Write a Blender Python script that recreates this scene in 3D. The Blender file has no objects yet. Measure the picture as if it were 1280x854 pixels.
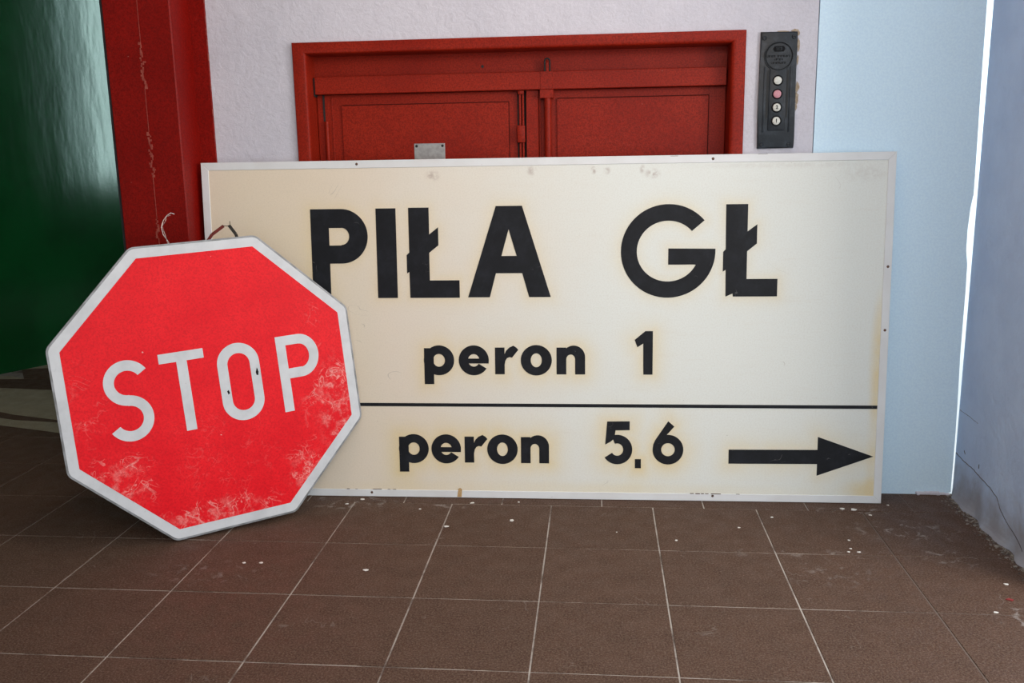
import bpy, bmesh, math, random
from mathutils import Matrix, Vector
random.seed(7)
SC = bpy.context.scene
COL = SC.collection
PI = math.pi

# ------------------------------------------------------------------ camera
def camera():
    f, cx, cy, cz = 1137.081, 0.134304, -2.569847, 1.024425
    yaw, pitch, roll = -0.0949557, 0.2001250, -0.0167213
    fwd = Vector((math.sin(yaw)*math.cos(pitch), math.cos(yaw)*math.cos(pitch), -math.sin(pitch)))
    right = Vector((math.cos(yaw), -math.sin(yaw), 0)); up = right.cross(fwd)
    r2 = right*math.cos(roll) + up*math.sin(roll); u2 = up*math.cos(roll) - right*math.sin(roll)
    cd = bpy.data.cameras.new('camera'); cd.sensor_fit = 'HORIZONTAL'; cd.sensor_width = 36.0
    cd.lens = f/1280*36.0; cd.clip_start = 0.05; cd.clip_end = 200
    c = bpy.data.objects.new('camera', cd); COL.objects.link(c)
    m = Matrix.Identity(4)
    for i in range(3):
        m[i][0], m[i][1], m[i][2] = r2[i], u2[i], -fwd[i]
    m[0][3], m[1][3], m[2][3] = cx, cy, cz
    c.matrix_world = m; SC.camera = c
camera()

# ------------------------------------------------------------------ world, lights, exposure
w = bpy.data.worlds.new('overcast_sky'); SC.world = w; w.use_nodes = True
bg = w.node_tree.nodes['Background']
bg.inputs['Color'].default_value = (0.74, 0.89, 1.0, 1); bg.inputs['Strength'].default_value = 2.1
def area(name, loc, target, sx, sy, power, color):
    l = bpy.data.lights.new(name, 'AREA'); l.shape = 'RECTANGLE'; l.size = sx; l.size_y = sy
    l.energy = power; l.color = color
    o = bpy.data.objects.new(name, l); COL.objects.link(o); o.location = loc
    o.rotation_euler = (Vector(target)-Vector(loc)).to_track_quat('-Z', 'Y').to_euler()
    return o
area('warm_ceiling_lamp', (-0.15, -0.85, 2.80), (-0.2, -0.7, 0.0), 0.5, 0.5, 9, (1.0, 0.72, 0.50))
area('warm_front_fill', (0.55, -3.1, 1.95), (-0.35, -0.3, 0.0), 0.7, 0.7, 20, (1.0, 0.74, 0.55))  # added warm fill light behind the camera, not a fixture
area('doorway_daylight', (2.0, -1.25, 1.35), (-1.0, 0.0, 1.1), 0.8, 1.2, 36, (1.0, 0.88, 0.78))
area('hall_window_daylight', (0.885, 2.50, 1.80), (-2.5, 2.3, 1.40), 0.15, 1.85, 13, (0.86, 0.97, 1.0))
SC.view_settings.view_transform = 'Standard'
try: SC.view_settings.look = 'None'
except Exception: pass
SC.view_settings.exposure = -0.14; SC.view_settings.gamma = 1.0; SC.view_settings.use_curve_mapping = False
SC.cycles.use_denoising = True

# ------------------------------------------------------------------ material helpers
class NT:
    def __init__(s, name):
        s.m = bpy.data.materials.new(name); s.m.use_nodes = True
        s.t = s.m.node_tree; s.b = s.t.nodes['Principled BSDF']
    def n(s, typ, **kw):
        x = s.t.nodes.new(typ)
        for k, v in kw.items():
            if k.startswith('_'): setattr(x, k[1:], v)
            else: x.inputs[k].default_value = v
        return x
    def l(s, a, b): s.t.links.new(a, b)
    def coord(s, kind='Object'):
        if kind == 'World': return s.n('ShaderNodeNewGeometry').outputs['Position']
        return s.n('ShaderNodeTexCoord').outputs[kind]
    def noise(s, vec, scale, detail=4, rough=0.55, dist=0.0):
        x = s.n('ShaderNodeTexNoise', Scale=scale, Detail=detail, Roughness=rough, Distortion=dist)
        s.l(vec, x.inputs['Vector']); return x.outputs['Fac']
    def ramp(s, fac, lo, hi, a=0.0, b=1.0):
        x = s.n('ShaderNodeMapRange'); x.inputs['From Min'].default_value = lo; x.inputs['From Max'].default_value = hi
        x.inputs['To Min'].default_value = a; x.inputs['To Max'].default_value = b; x.interpolation_type = 'SMOOTHSTEP'
        s.l(fac, x.inputs['Value']); return x.outputs['Result']
    def math(s, op, a, b=None, c=None):
        x = s.n('ShaderNodeMath', _operation=op)
        for i, v in enumerate((a, b, c)):
            if v is None: continue
            if isinstance(v, (int, float)): x.inputs[i].default_value = v
            else: s.l(v, x.inputs[i])
        return x.outputs[0]
    def mix(s, fac, a, b):
        x = s.n('ShaderNodeMix', _data_type='RGBA')
        for sock, v in ((x.inputs[0], fac), (x.inputs[6], a), (x.inputs[7], b)):
            if isinstance(v, (int, float)): sock.default_value = v
            elif isinstance(v, tuple): sock.default_value = (*v, 1)
            else: s.l(v, sock)
        return x.outputs[2]
    def sep(s, vec):
        x = s.n('ShaderNodeSeparateXYZ'); s.l(vec, x.inputs[0]); return x.outputs
    def blob(s, xyz, cx, cz, rx, rz, soft=1.0, ax=(0, 2)):
        """soft elliptic spot, 1 at its middle and 0 outside"""
        dx = s.math('DIVIDE', s.math('SUBTRACT', xyz[ax[0]], cx), rx)
        dz = s.math('DIVIDE', s.math('SUBTRACT', xyz[ax[1]], cz), rz)
        d = s.math('SQRT', s.math('ADD', s.math('MULTIPLY', dx, dx), s.math('MULTIPLY', dz, dz)))
        return s.ramp(d, 1.0, 1.0-soft)
    def bump(s, h, strength, dist=0.01, prev=None):
        x = s.n('ShaderNodeBump', Strength=strength, Distance=dist); s.l(h, x.inputs['Height'])
        if prev is not None: s.l(prev, x.inputs['Normal'])
        return x.outputs['Normal']
    def out(s, color, rough=0.5, normal=None, metal=0.0, spec=0.5):
        if isinstance(color, tuple): s.b.inputs['Base Color'].default_value = (*color, 1)
        else: s.l(color, s.b.inputs['Base Color'])
        if isinstance(rough, (int, float)): s.b.inputs['Roughness'].default_value = rough
        else: s.l(rough, s.b.inputs['Roughness'])
        s.b.inputs['Metallic'].default_value = metal; s.b.inputs['Specular IOR Level'].default_value = spec
        if normal is not None: s.l(normal, s.b.inputs['Normal'])
        return s.m
def simple(name, c1, c2=None, scale=30, rough=0.5, bump=0.15, bscale=200, metal=0.0, spec=0.5, lo=0.35, hi=0.65, bdist=0.002, kind='World'):
    t = NT(name); v = t.coord(kind)
    col = c1 if c2 is None else t.mix(t.ramp(t.noise(v, scale), lo, hi), c1, c2)
    nrm = t.bump(t.noise(v, bscale, 3), bump, bdist) if bump else None
    return t.out(col, rough, nrm, metal, spec)

M = {}
def plaster(name, c1, c2, grain):
    t = NT(name); v = t.coord('World')
    stain = t.ramp(t.noise(v, 3.5, 6, 0.6), 0.35, 0.75)
    col = t.mix(stain, c1, c2)
    col = t.mix(t.math('MULTIPLY', t.ramp(t.noise(v, 220, 3, 0.75), 0.38, 0.68), 0.24), col, (0.40, 0.39, 0.43))
    pits = t.ramp(t.noise(v, 130, 2), 0.24, 0.20)
    col = t.mix(t.math('MULTIPLY', pits, 0.25), col, (0.30, 0.28, 0.27))
    h1 = t.noise(v, 38, 8, 0.62, 0.6); h2 = t.noise(v, 220, 3)
    nrm = t.bump(h2, 0.20*grain, 0.002, t.bump(h1, 0.34*grain, 0.010))
    return t.out(col, 0.75, nrm, spec=0.25)
M['plaster'] = plaster('white_plaster', (0.62, 0.60, 0.665), (0.55, 0.535, 0.60), 1.1)
M['board'] = simple('white_board_paint', (0.64, 0.82, 0.95), (0.59, 0.77, 0.92), 170, 0.55, 0.12, 160, bdist=0.003)
def right_plaster():
    t = NT('grey_blue_plaster'); v = t.coord('World'); p = t.sep(v)
    col = t.mix(t.ramp(t.noise(v, 5, 6, 0.6), 0.35, 0.7), (0.54, 0.69, 0.93), (0.47, 0.61, 0.85))
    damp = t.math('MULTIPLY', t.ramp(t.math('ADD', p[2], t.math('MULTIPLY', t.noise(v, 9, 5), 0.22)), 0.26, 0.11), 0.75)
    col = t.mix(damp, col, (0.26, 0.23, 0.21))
    nrm = t.bump(t.noise(v, 250, 3), 0.2, 0.002, t.bump(t.noise(v, 22, 6, 0.6), 0.45, 0.012))
    return t.out(col, 0.8, nrm, spec=0.2)
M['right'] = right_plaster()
def green_paint():
    t = NT('glossy_green_oil_paint'); v = t.coord('World')
    st_ = t.n('ShaderNodeMapping'); st_.inputs['Scale'].default_value = (1.6, 1.6, 0.45); t.l(v, st_.inputs['Vector'])
    col = t.mix(t.ramp(t.noise(v, 2.5, 4), 0.35, 0.7), (0.002, 0.060, 0.012), (0.003, 0.085, 0.018))
    nrm = t.bump(t.noise(v, 60, 3), 0.05, 0.002, t.bump(t.noise(st_.outputs[0], 5, 3), 0.07, 0.02))
    t.b.inputs['Specular Tint'].default_value = (0.78, 1.0, 0.92, 1)
    return t.out(col, 0.15, nrm, spec=0.8)
M['green'] = green_paint()
def red_paint(name, c1, c2, rough=0.46):
    t = NT(name); v = t.coord('World')
    col = t.mix(t.ramp(t.noise(v, 6, 5), 0.3, 0.7), c1, c2)
    gr = t.ramp(t.noise(v, 230, 3, 0.75), 0.38, 0.66)
    col = t.mix(t.math('MULTIPLY', gr, 0.75), col, tuple(x*0.40 for x in c1))
    chip = t.ramp(t.noise(v, 85, 5, 0.6), 0.735, 0.76)
    col = t.mix(t.math('MULTIPLY', chip, 0.55), col, (0.55, 0.36, 0.30))
    nrm = t.bump(t.noise(v, 420, 2), 0.30, 0.0015, t.bump(t.noise(v, 60, 4), 0.2, 0.004))
    return t.out(col, rough, nrm, spec=0.15)
M['red'] = red_paint('red_oil_paint', (0.31, 0.018, 0.006), (0.26, 0.012, 0.004))
M['post'] = red_paint('red_post_paint', (0.26, 0.006, 0.003), (0.215, 0.004, 0.002))
M['weld'] = simple('post_weld', (0.24, 0.03, 0.02), (0.36, 0.08, 0.055), 120, 0.45, 0.4, 300)
M['black_gap'] = simple('flat_black', (0.008, 0.008, 0.008), None, rough=0.7, bump=0)
def tile_mat(name, c1, c2, dust=True):
    t = NT(name); v = t.coord('World'); p = t.sep(v)
    oi = t.n('ShaderNodeObjectInfo')
    a = t.mix(oi.outputs['Random'], c1, c2)
    col = t.mix(t.ramp(t.noise(v, 14, 8, 0.7), 0.25, 0.8), a, tuple(x*0.78 for x in c2))
    col = t.mix(t.math('MULTIPLY', t.ramp(t.noise(v, 210, 3, 0.8), 0.42, 0.68), 0.50), col, (0.25, 0.185, 0.145))
    col = t.mix(t.math('MULTIPLY', t.ramp(t.noise(v, 250, 3, 0.8), 0.52, 0.36), 0.65), col, tuple(x*0.35 for x in c1))
    if dust:
        spots = None
        for (cx, cy, rx, ry, k) in ((0.98, -0.14, 0.20, 0.10, 0.8), (1.05, -0.30, 0.13, 0.08, 0.7), (-0.62, 0.0, 0.22, 0.09, 0.9), (0.72, -0.42, 0.20, 0.10, 0.35),
                                    (0.66, -0.30, 0.3, 0.05, 0.4), (0.9, 0.0, 0.25, 0.035, 0.8), (-0.85, -0.5, 0.25, 0.10, 0.35), (1.1, -0.62, 0.10, 0.10, 0.7), (-0.35, -0.02, 0.2, 0.03, 0.6)):
            s = t.math('MULTIPLY', t.blob(p, cx, cy, rx, ry, 1.0, (0, 1)), k)
            spots = s if spots is None else t.math('MAXIMUM', spots, s)
        fine = t.ramp(t.noise(v, 34, 5, 0.6, 0.5), 0.53, 0.68)
        col = t.mix(t.math('MULTIPLY', t.math('MULTIPLY', spots, fine), 0.55), col, (0.55, 0.53, 0.51))
    scr = t.ramp(t.math('ABSOLUTE', t.math('SUBTRACT', t.noise(v, 5, 3, 0.5, 1.2), 0.5)), 0.006, 0.001)
    scr = t.math('MULTIPLY', scr, t.ramp(t.noise(v, 9, 2), 0.58, 0.66))
    col = t.mix(t.math('MULTIPLY', scr, 0.14), col, (0.5, 0.46, 0.42))
    nrm = t.bump(t.noise(v, 500, 2), 0.25, 0.001, t.bump(t.noise(v, 30, 4), 0.08, 0.004))
    return t.out(col, t.ramp(t.noise(v, 18, 4), 0.3, 0.7, 0.50, 0.70), nrm, spec=0.12)
M['tile'] = tile_mat('brown_floor_tile', (0.102, 0.055, 0.037), (0.086, 0.046, 0.031))
M['beige'] = tile_mat('beige_hall_floor', (0.42, 0.36, 0.25), (0.36, 0.31, 0.22), False)
def grout():
    t = NT('pale_tile_grout'); v = t.coord('World'); p = t.sep(v)
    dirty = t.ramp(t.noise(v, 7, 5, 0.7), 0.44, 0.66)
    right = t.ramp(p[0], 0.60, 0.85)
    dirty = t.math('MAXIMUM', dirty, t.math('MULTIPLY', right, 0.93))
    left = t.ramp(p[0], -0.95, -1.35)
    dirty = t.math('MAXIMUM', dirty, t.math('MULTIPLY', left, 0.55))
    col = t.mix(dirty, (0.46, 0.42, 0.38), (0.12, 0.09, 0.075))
    return t.out(col, 0.9, t.bump(t.noise(v, 300, 3), 0.4, 0.001), spec=0.2)
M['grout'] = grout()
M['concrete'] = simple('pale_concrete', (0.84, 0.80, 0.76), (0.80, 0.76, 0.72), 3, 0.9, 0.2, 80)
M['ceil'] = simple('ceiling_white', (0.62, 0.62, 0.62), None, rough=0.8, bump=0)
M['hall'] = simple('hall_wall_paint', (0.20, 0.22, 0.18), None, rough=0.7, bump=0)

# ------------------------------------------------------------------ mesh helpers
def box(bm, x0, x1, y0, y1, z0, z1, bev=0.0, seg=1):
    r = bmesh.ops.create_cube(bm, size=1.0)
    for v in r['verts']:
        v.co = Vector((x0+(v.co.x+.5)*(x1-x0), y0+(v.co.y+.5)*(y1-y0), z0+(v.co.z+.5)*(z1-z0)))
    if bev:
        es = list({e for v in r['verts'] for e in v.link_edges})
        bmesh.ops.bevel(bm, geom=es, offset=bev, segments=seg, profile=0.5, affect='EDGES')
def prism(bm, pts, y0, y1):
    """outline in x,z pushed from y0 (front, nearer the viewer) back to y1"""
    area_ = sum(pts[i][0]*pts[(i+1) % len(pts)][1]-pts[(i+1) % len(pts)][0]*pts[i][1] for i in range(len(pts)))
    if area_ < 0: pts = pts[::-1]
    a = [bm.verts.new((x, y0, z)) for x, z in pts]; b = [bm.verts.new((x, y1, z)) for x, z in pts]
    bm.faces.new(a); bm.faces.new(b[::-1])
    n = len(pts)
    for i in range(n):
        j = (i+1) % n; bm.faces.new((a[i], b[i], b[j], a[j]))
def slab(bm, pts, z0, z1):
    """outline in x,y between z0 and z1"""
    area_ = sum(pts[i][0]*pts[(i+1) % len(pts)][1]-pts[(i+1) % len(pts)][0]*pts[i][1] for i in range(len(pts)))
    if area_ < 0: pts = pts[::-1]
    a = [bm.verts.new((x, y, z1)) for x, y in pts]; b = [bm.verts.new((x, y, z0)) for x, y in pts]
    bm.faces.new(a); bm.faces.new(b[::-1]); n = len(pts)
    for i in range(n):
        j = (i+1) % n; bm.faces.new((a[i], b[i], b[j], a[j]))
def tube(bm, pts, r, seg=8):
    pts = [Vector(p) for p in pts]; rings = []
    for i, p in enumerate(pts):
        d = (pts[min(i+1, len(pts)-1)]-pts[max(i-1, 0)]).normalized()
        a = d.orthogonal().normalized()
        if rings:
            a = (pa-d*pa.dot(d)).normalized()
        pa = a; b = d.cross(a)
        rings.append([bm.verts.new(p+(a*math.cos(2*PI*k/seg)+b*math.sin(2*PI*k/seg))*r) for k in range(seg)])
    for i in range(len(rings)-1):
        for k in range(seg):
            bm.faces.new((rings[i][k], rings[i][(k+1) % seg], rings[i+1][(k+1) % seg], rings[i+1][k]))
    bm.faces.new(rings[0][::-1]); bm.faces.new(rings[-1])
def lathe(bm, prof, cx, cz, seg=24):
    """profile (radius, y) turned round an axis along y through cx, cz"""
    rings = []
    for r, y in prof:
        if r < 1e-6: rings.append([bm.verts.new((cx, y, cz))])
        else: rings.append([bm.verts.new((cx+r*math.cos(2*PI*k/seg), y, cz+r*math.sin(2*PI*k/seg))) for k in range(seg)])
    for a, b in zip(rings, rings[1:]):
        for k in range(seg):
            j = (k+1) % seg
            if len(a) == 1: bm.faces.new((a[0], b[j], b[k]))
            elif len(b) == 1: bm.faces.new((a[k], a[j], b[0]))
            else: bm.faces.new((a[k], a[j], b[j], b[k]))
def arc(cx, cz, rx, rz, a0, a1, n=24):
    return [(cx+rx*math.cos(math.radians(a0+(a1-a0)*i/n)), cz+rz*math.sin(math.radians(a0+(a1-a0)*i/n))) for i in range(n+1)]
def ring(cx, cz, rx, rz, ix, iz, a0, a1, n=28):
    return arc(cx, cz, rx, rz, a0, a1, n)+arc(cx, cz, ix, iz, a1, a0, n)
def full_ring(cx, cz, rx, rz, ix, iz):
    return [ring(cx, cz, rx, rz, ix, iz, 0, 180), ring(cx, cz, rx, rz, ix, iz, 180, 360)]
def rect(x0, x1, z0, z1): return [(x0, z0), (x1, z0), (x1, z1), (x0, z1)]
def finish(name, bm, mat, parent=None, smooth=False):
    bmesh.ops.recalc_face_normals(bm, faces=bm.faces)
    me = bpy.data.meshes.new(name); bm.to_mesh(me); bm.free(); me.materials.append(M[mat] if isinstance(mat, str) else mat)
    if smooth:
        for p in me.polygons: p.use_smooth = True
        try: me.set_sharp_from_angle(angle=math.radians(35))
        except Exception: pass
    o = bpy.data.objects.new(name, me); COL.objects.link(o)
    if parent is not None: o.parent = parent
    return o
def quick(name, mat, parent, fn, smooth=False):
    bm = bmesh.new(); fn(bm); return finish(name, bm, mat, parent, smooth)
def part_box(name, mat, parent, *b, bev=0.0, seg=1):
    return quick(name, mat, parent, lambda bm: box(bm, *b, bev=bev, seg=seg), smooth=seg > 1)
def empty(name, mw):
    o = bpy.data.objects.new(name, None); COL.objects.link(o); o.matrix_world = mw; o.empty_display_size = 0.1; return o
def tag(o, label=None, cat=None, group=None, kind=None):
    for k, v in (('label', label), ('category', cat), ('group', group), ('kind', kind)):
        if v: o[k] = v
    return o
GLYPHS = []
def glyph(name, polys, mat, parent, y=0.0, th=0.0009, s=0.001):
    if name in ('letter', 'numeral', 'arrow', 'full_stop', 'divider_line'): GLYPHS.append((parent, name, polys))
    bm = bmesh.new()
    for i, p in enumerate(polys):
        prism(bm, [(a*s, b*s) for a, b in p], y-th-0.00006*i, y+0.0002)
    return finish(name, bm, mat, parent)

YW = 0.152   # face of the back wall
# ------------------------------------------------------------------ setting: ground, floor
g = part_box('ground', 'concrete', None, -40, 40, -40, 40, -0.30, -0.06); tag(g, 'pale concrete ground outside the hall', 'ground', kind='structure')
def floor_bm(bm):
    box(bm, -3.8, 1.26, -1.8, 0.16, -0.05, -0.0016)
    box(bm, -3.8, 0.9, 0.16, 2.9, -0.05, -0.0016)
    box(bm, -3.8, 1.4, -3.6, -1.8, -0.05, -0.0006)
floor = quick('floor', 'grout', None, floor_bm); tag(floor, 'brown square-tiled floor with pale joints', 'floor', kind='structure')
TM = {}
def tile(x0, x1, y0, y1, mat='tile'):
    gap = 0.0019
    key = (round(x1-x0, 4), round(y1-y0, 4), mat)
    if key not in TM:
        bm = bmesh.new(); hx, hy = (x1-x0)/2-gap, (y1-y0)/2-gap
        box(bm, -hx, hx, -hy, hy, -0.012, 0.0)
        top = [e for e in bm.edges if all(v.co.z > -1e-6 for v in e.verts)]
        bmesh.ops.bevel(bm, geom=top, offset=0.0008, segments=1, affect='EDGES')
        TM[key] = finish('tile', bm, mat, floor).data
        o = [c for c in floor.children if c.data == TM[key]][0]
    else:
        o = bpy.data.objects.new('tile', TM[key]); COL.objects.link(o); o.parent = floor
    o.location = ((x0+x1)/2, (y0+y1)/2, random.uniform(-0.0003, 0.0003))
    o.rotation_euler = (random.uniform(-1, 1)*0.0006, random.uniform(-1, 1)*0.0006, random.uniform(-1, 1)*0.002)
for r in range(0, 5):
    for c in range(-7, 4):
        if r >= 4 and (c < -5): continue
        tile(0.3*c, 0.3*c+0.3, -0.3*r-0.3, -0.3*r)
for c in range(-4, 4):                        # cut row along the wall, half a tile out of step
    tile(0.3*c-0.15, 0.3*c+0.15, 0.0, 0.15)
tile(1.05, 1.2, 0.0, 0.15)
for r in (-1, -2):                            # the same floor running on through the opening
    for c in range(-10, -4):
        tile(0.3*c, 0.3*c+0.3, -0.3*(r+1), -0.3*(r+1)+0.3)
# hall floor beyond: pale bands and panels set in brown
def hall_piece(name, pts, mat):
    o = quick(name, mat, floor, lambda bm: slab(bm, pts, -0.012, 0.0)); return o
hall_piece('hall_floor_piece', [(-3.3, 0.604), (-1.3, 0.604), (-1.3, 0.62), (-1.85, 0.625), (-2.27, 0.75), (-2.6, 0.86), (-3.3, 1.06)], 'tile')
hall_piece('hall_floor_band', [(-1.3, 0.53+0.075), (-1.85, 0.627), (-2.27, 0.752), (-2.6, 0.862), (-3.3, 1.062), (-3.3, 1.14), (-2.6, 0.94), (-2.24, 0.82), (-1.3, 0.69)], 'beige')
hall_piece('hall_floor_piece', [(-3.3, 1.143), (-2.6, 0.943), (-2.24, 0.823), (-2.07, 0.80), (-2.07, 0.83), (-2.29, 0.895), (-2.45, 0.965), (-2.75, 1.06), (-3.3, 1.30)], 'tile')
hall_piece('hall_floor_piece', [(-2.29, 0.898), (-2.07, 0.833), (-1.95, 0.80), (-1.6, 1.0), (-2.15, 1.28), (-2.66, 1.338), (-3.3, 1.40), (-3.3, 1.303), (-2.75, 1.063), (-2.45, 0.968)], 'beige')
hall_piece('hall_floor_piece', [(-2.067, 0.80), (-1.3, 0.693), (-1.3, 2.0), (-1.9, 1.7), (-2.15, 1.283), (-1.6, 1.003), (-1.95, 0.803), (-2.067, 0.83)], 'tile')
hall_piece('hall_floor_piece', [(-3.3, 1.403), (-2.66, 1.341), (-2.15, 1.286), (-1.9, 1.703), (-2.55, 1.52), (-2.9, 1.50), (-3.3, 1.45)], 'tile')
hall_piece('hall_floor_piece', [(-3.3, 1.453), (-2.9, 1.503), (-2.66, 1.52), (-2.75, 1.57), (-3.0, 1.56)], 'beige')
hall_piece('hall_floor_piece', [(-2.66, 1.523), (-2.55, 1.523), (-1.9, 1.706), (-1.3, 2.003), (-1.3, 2.3), (-2.4, 1.80), (-2.8, 1.72)], 'tile')
hall_piece('hall_floor_piece', [(-2.8, 1.723), (-2.4, 1.803), (-1.3, 2.303), (-1.3, 2.88), (-2.2, 2.88)], 'beige')

# ------------------------------------------------------------------ walls
def wb(bm):
    box(bm, -1.06, -0.735, YW, 0.30, 0, 3.0)
    box(bm, 0.53, 0.7455, YW, 0.30, 0, 3.0)
    box(bm, -0.735, 0.53, YW, 0.30, 1.345, 3.0)
    box(bm, 0.7455, 0.95, 0.20, 0.30, 0, 3.0)
wall_back = tag(quick('wall_back', 'plaster', None, wb), 'rough white plaster wall around the red lift door', 'wall', kind='structure')
# smooth board closing the corner, its free edge wavy so that daylight shows past it
gap = [(3.0, .016), (1.45, .0145), (1.2, .012), (1.0, .0085), (0.9, .0075), (0.86, .013), (0.80, .016), (0.74, .015), (0.70, .009), (0.62, .0075), (0.44, .0075), (0.36, .0055), (0.28, .0036), (0.2, .0024), (0.1, .0018), (0.04, .0022), (0.006, .002)]
board_pts = [(0.748, -0.0015), (0.748, 3.0)]+[(1.2055-gx, z) for z, gx in gap]
low = [(1.19, 0.004), (1.165, 0.0055), (1.15, 0.003), (1.135, -0.0015)]
wbr = quick('wall_back_panel', 'board', None, lambda bm: prism(bm, board_pts+low, YW, YW+0.009))
tag(wbr, 'smooth pale blue-white board beside the bright corner gap', 'wall', kind='structure')
def plaster_lip(bm):
    x = 1.10
    while x < 1.197:
        wd = random.uniform(0.008, 0.02); box(bm, x, min(x+wd, 1.2), YW-random.uniform(0.008, 0.02), YW+0.004, 0.0, random.uniform(0.003, 0.009), 0.0015); x += wd*0.9
quick('plaster_crumbs', 'plaster', wbr, plaster_lip)['kind'] = 'stuff'
def wr(bm):
    # grid surface, slightly wavy, with a worn flared foot
    ys = [0.150-i*0.65/80 for i in range(81)]; zs = [0, .01, .02, .035, .05, .08, .12, .2, .35, .6, .9, 1.3, 1.8, 3.0]
    V = []
    for y in ys:
        row = []
        for z in zs:
            foot = 0.020*math.exp(-z/0.020)*(0.7+0.3*math.sin(y*31)+0.2*math.sin(y*57+1))
            x = 1.2075-max(foot, 0)*(1 if y < 0.13 else 0.2)+0.0015*math.sin(y*17+z*7)*(1 if y < 0.14 else 0)
            row.append(bm.verts.new((x, y, z)))
        V.append(row)
    for i in range(len(ys)-1):
        for j in range(len(zs)-1): bm.faces.new((V[i][j], V[i+1][j], V[i+1][j+1], V[i][j+1]))
    B = [bm.verts.new(p) for p in ((1.40, 0.150, 0), (1.40, -0.5, 0), (1.40, -0.5, 3.0), (1.40, 0.150, 3.0))]
    bm.faces.new(B)
    bm.faces.new([V[0][j] for j in range(len(zs))]+[B[3], B[0]])
    bm.faces.new([V[-1][j] for j in range(len(zs))][::-1]+[B[1], B[2]])
    bm.faces.new([V[i][-1] for i in range(len(ys))]+[B[2], B[3]])
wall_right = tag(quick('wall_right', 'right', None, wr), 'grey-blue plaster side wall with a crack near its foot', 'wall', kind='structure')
M['crack'] = simple('crack_shadow', (0.10, 0.09, 0.10), None, rough=0.9, bump=0)
def crack(bm):
    for pts, r in (([(0.147, 0.134), (0.085, 0.127), (0.014, 0.125), (-0.037, 0.12), (-0.101, 0.116), (-0.149, 0.106), (-0.174, 0.082), (-0.212, 0.064), (-0.272, 0.045), (-0.321, 0.028)], .0012), ([(0.144, 0.268), (0.085, 0.268), (0.015, 0.263)], .0006), ([(0.091, 0.159), (0.083, 0.15)], .0013), ([(-0.016, 0.153), (-0.016, 0.141)], .0013)):
        dense = []
        for (a, b), (c, d) in zip(pts, pts[1:]):
            dense += [(a+(c-a)*i/6, b+(d-b)*i/6+random.uniform(-0.0008, 0.0008)) for i in range(6)]
        tube(bm, [(1.2074+0.0015*math.sin(y*17+z*7)*(1 if y < 0.14 else 0)-max(0.020*math.exp(-z/0.020)*(0.7+0.3*math.sin(y*31)+0.2*math.sin(y*57+1)), 0), y, z) for y, z in dense+[pts[-1]]], r, 5)
quick('wall_crack', 'crack', wall_right, crack)
tag(part_box('ceiling', 'ceil', None, -3.9, 1.4, -3.6, 3.0, 3.0, 3.1), 'white ceiling above the hall', 'ceiling', kind='structure')
# glossy green wall deep in the opening on the left
gd = Vector((0.481, 0.877)); p0 = Vector((-2.841, 1.607))
ga, gb = p0-gd*1.6, p0+gd*1.50
gn = Vector((gd.y, -gd.x))
wl = quick('wall_left', 'green', None, lambda bm: slab(bm, [tuple(ga), tuple(gb), tuple(gb-gn*0.1), tuple(ga-gn*0.1)], 0.0, 3.0))
tag(wl, 'glossy dark green painted wall beyond the red post', 'wall', kind='structure')
tag(part_box('wall_far', 'hall', None, -2.3, 0.98, 2.9, 3.0, 0, 3.0), 'dim hall wall', 'wall', kind='structure')
def we(bm):
    box(bm, 0.9, 0.98, 0.30, 2.15, 0, 3.0); box(bm, 0.9, 0.98, 2.68, 2.9, 0, 3.0); box(bm, 0.9, 0.98, 2.15, 2.68, 0, 0.85); box(bm, 0.9, 0.98, 2.15, 2.68, 2.75, 3.0)
tag(quick('wall_hall_end', 'hall', None, we), 'hall end wall with a tall narrow window', 'wall', kind='structure')
tag(part_box('wall_side', 'ceil', None, -3.9, -3.8, -3.6, 0.35, 0, 3.0), 'pale side wall of the lobby', 'wall', kind='structure')
tag(part_box('wall_front', 'ceil', None, -3.8, -0.5, -3.7, -3.6, 0, 3.0), 'pale wall behind the viewpoint', 'wall', kind='structure')

# ------------------------------------------------------------------ red steel post with flange
post = empty('steel_post', Matrix.Translation((-1.16, 0.17, 0)))
tag(post, 'dark red painted steel post left of the white platform sign', 'post')
def P(name, mat, *b, bev=0.002):
    x0, x1, y0, y1, z0, z1 = b
    return part_box(name, mat, post, x0+1.16, x1+1.16, y0-0.17, y1-0.17, z0, z1, bev=bev)
P('shaft', 'post', -1.262, -1.062, 0.02, 0.32, 0, 3.0, bev=0.003)
P('flange', 'post', -1.064, -1.014, YW-0.006, YW+0.001, 0, 3.0, bev=0.0015)
P('edge_strip', 'black_gap', -1.268, -1.2615, 0.022, 0.05, 0, 3.0, bev=0)  # thin black strip down the post's left edge
def thin_line(bm):
    z = 0.2
    while z < 2.2:
        rough_ = (1.22 < z < 1.36) or (0.98 < z < 1.11) or (0.78 < z < 0.86) or (0.3 < z < 0.5)
        h = random.uniform(0.004, 0.009) if rough_ else 0.03
        wd = random.uniform(0.001, 0.0045) if rough_ else 0.0006
        c = 0.004 if not rough_ else 0.004+random.uniform(-0.006, 0.006)
        box(bm, c-wd, c+wd, -0.1512, -0.1495, z, z+h); z += h
    z = 0.2
    while z < 2.2:
        box(bm, 0.146-0.0008, 0.146+0.001, -0.0258, -0.0235, z, z+0.02); z += 0.025+random.random()*0.06
quick('weld_seam', 'weld', post, thin_line)['kind'] = 'stuff'

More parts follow.
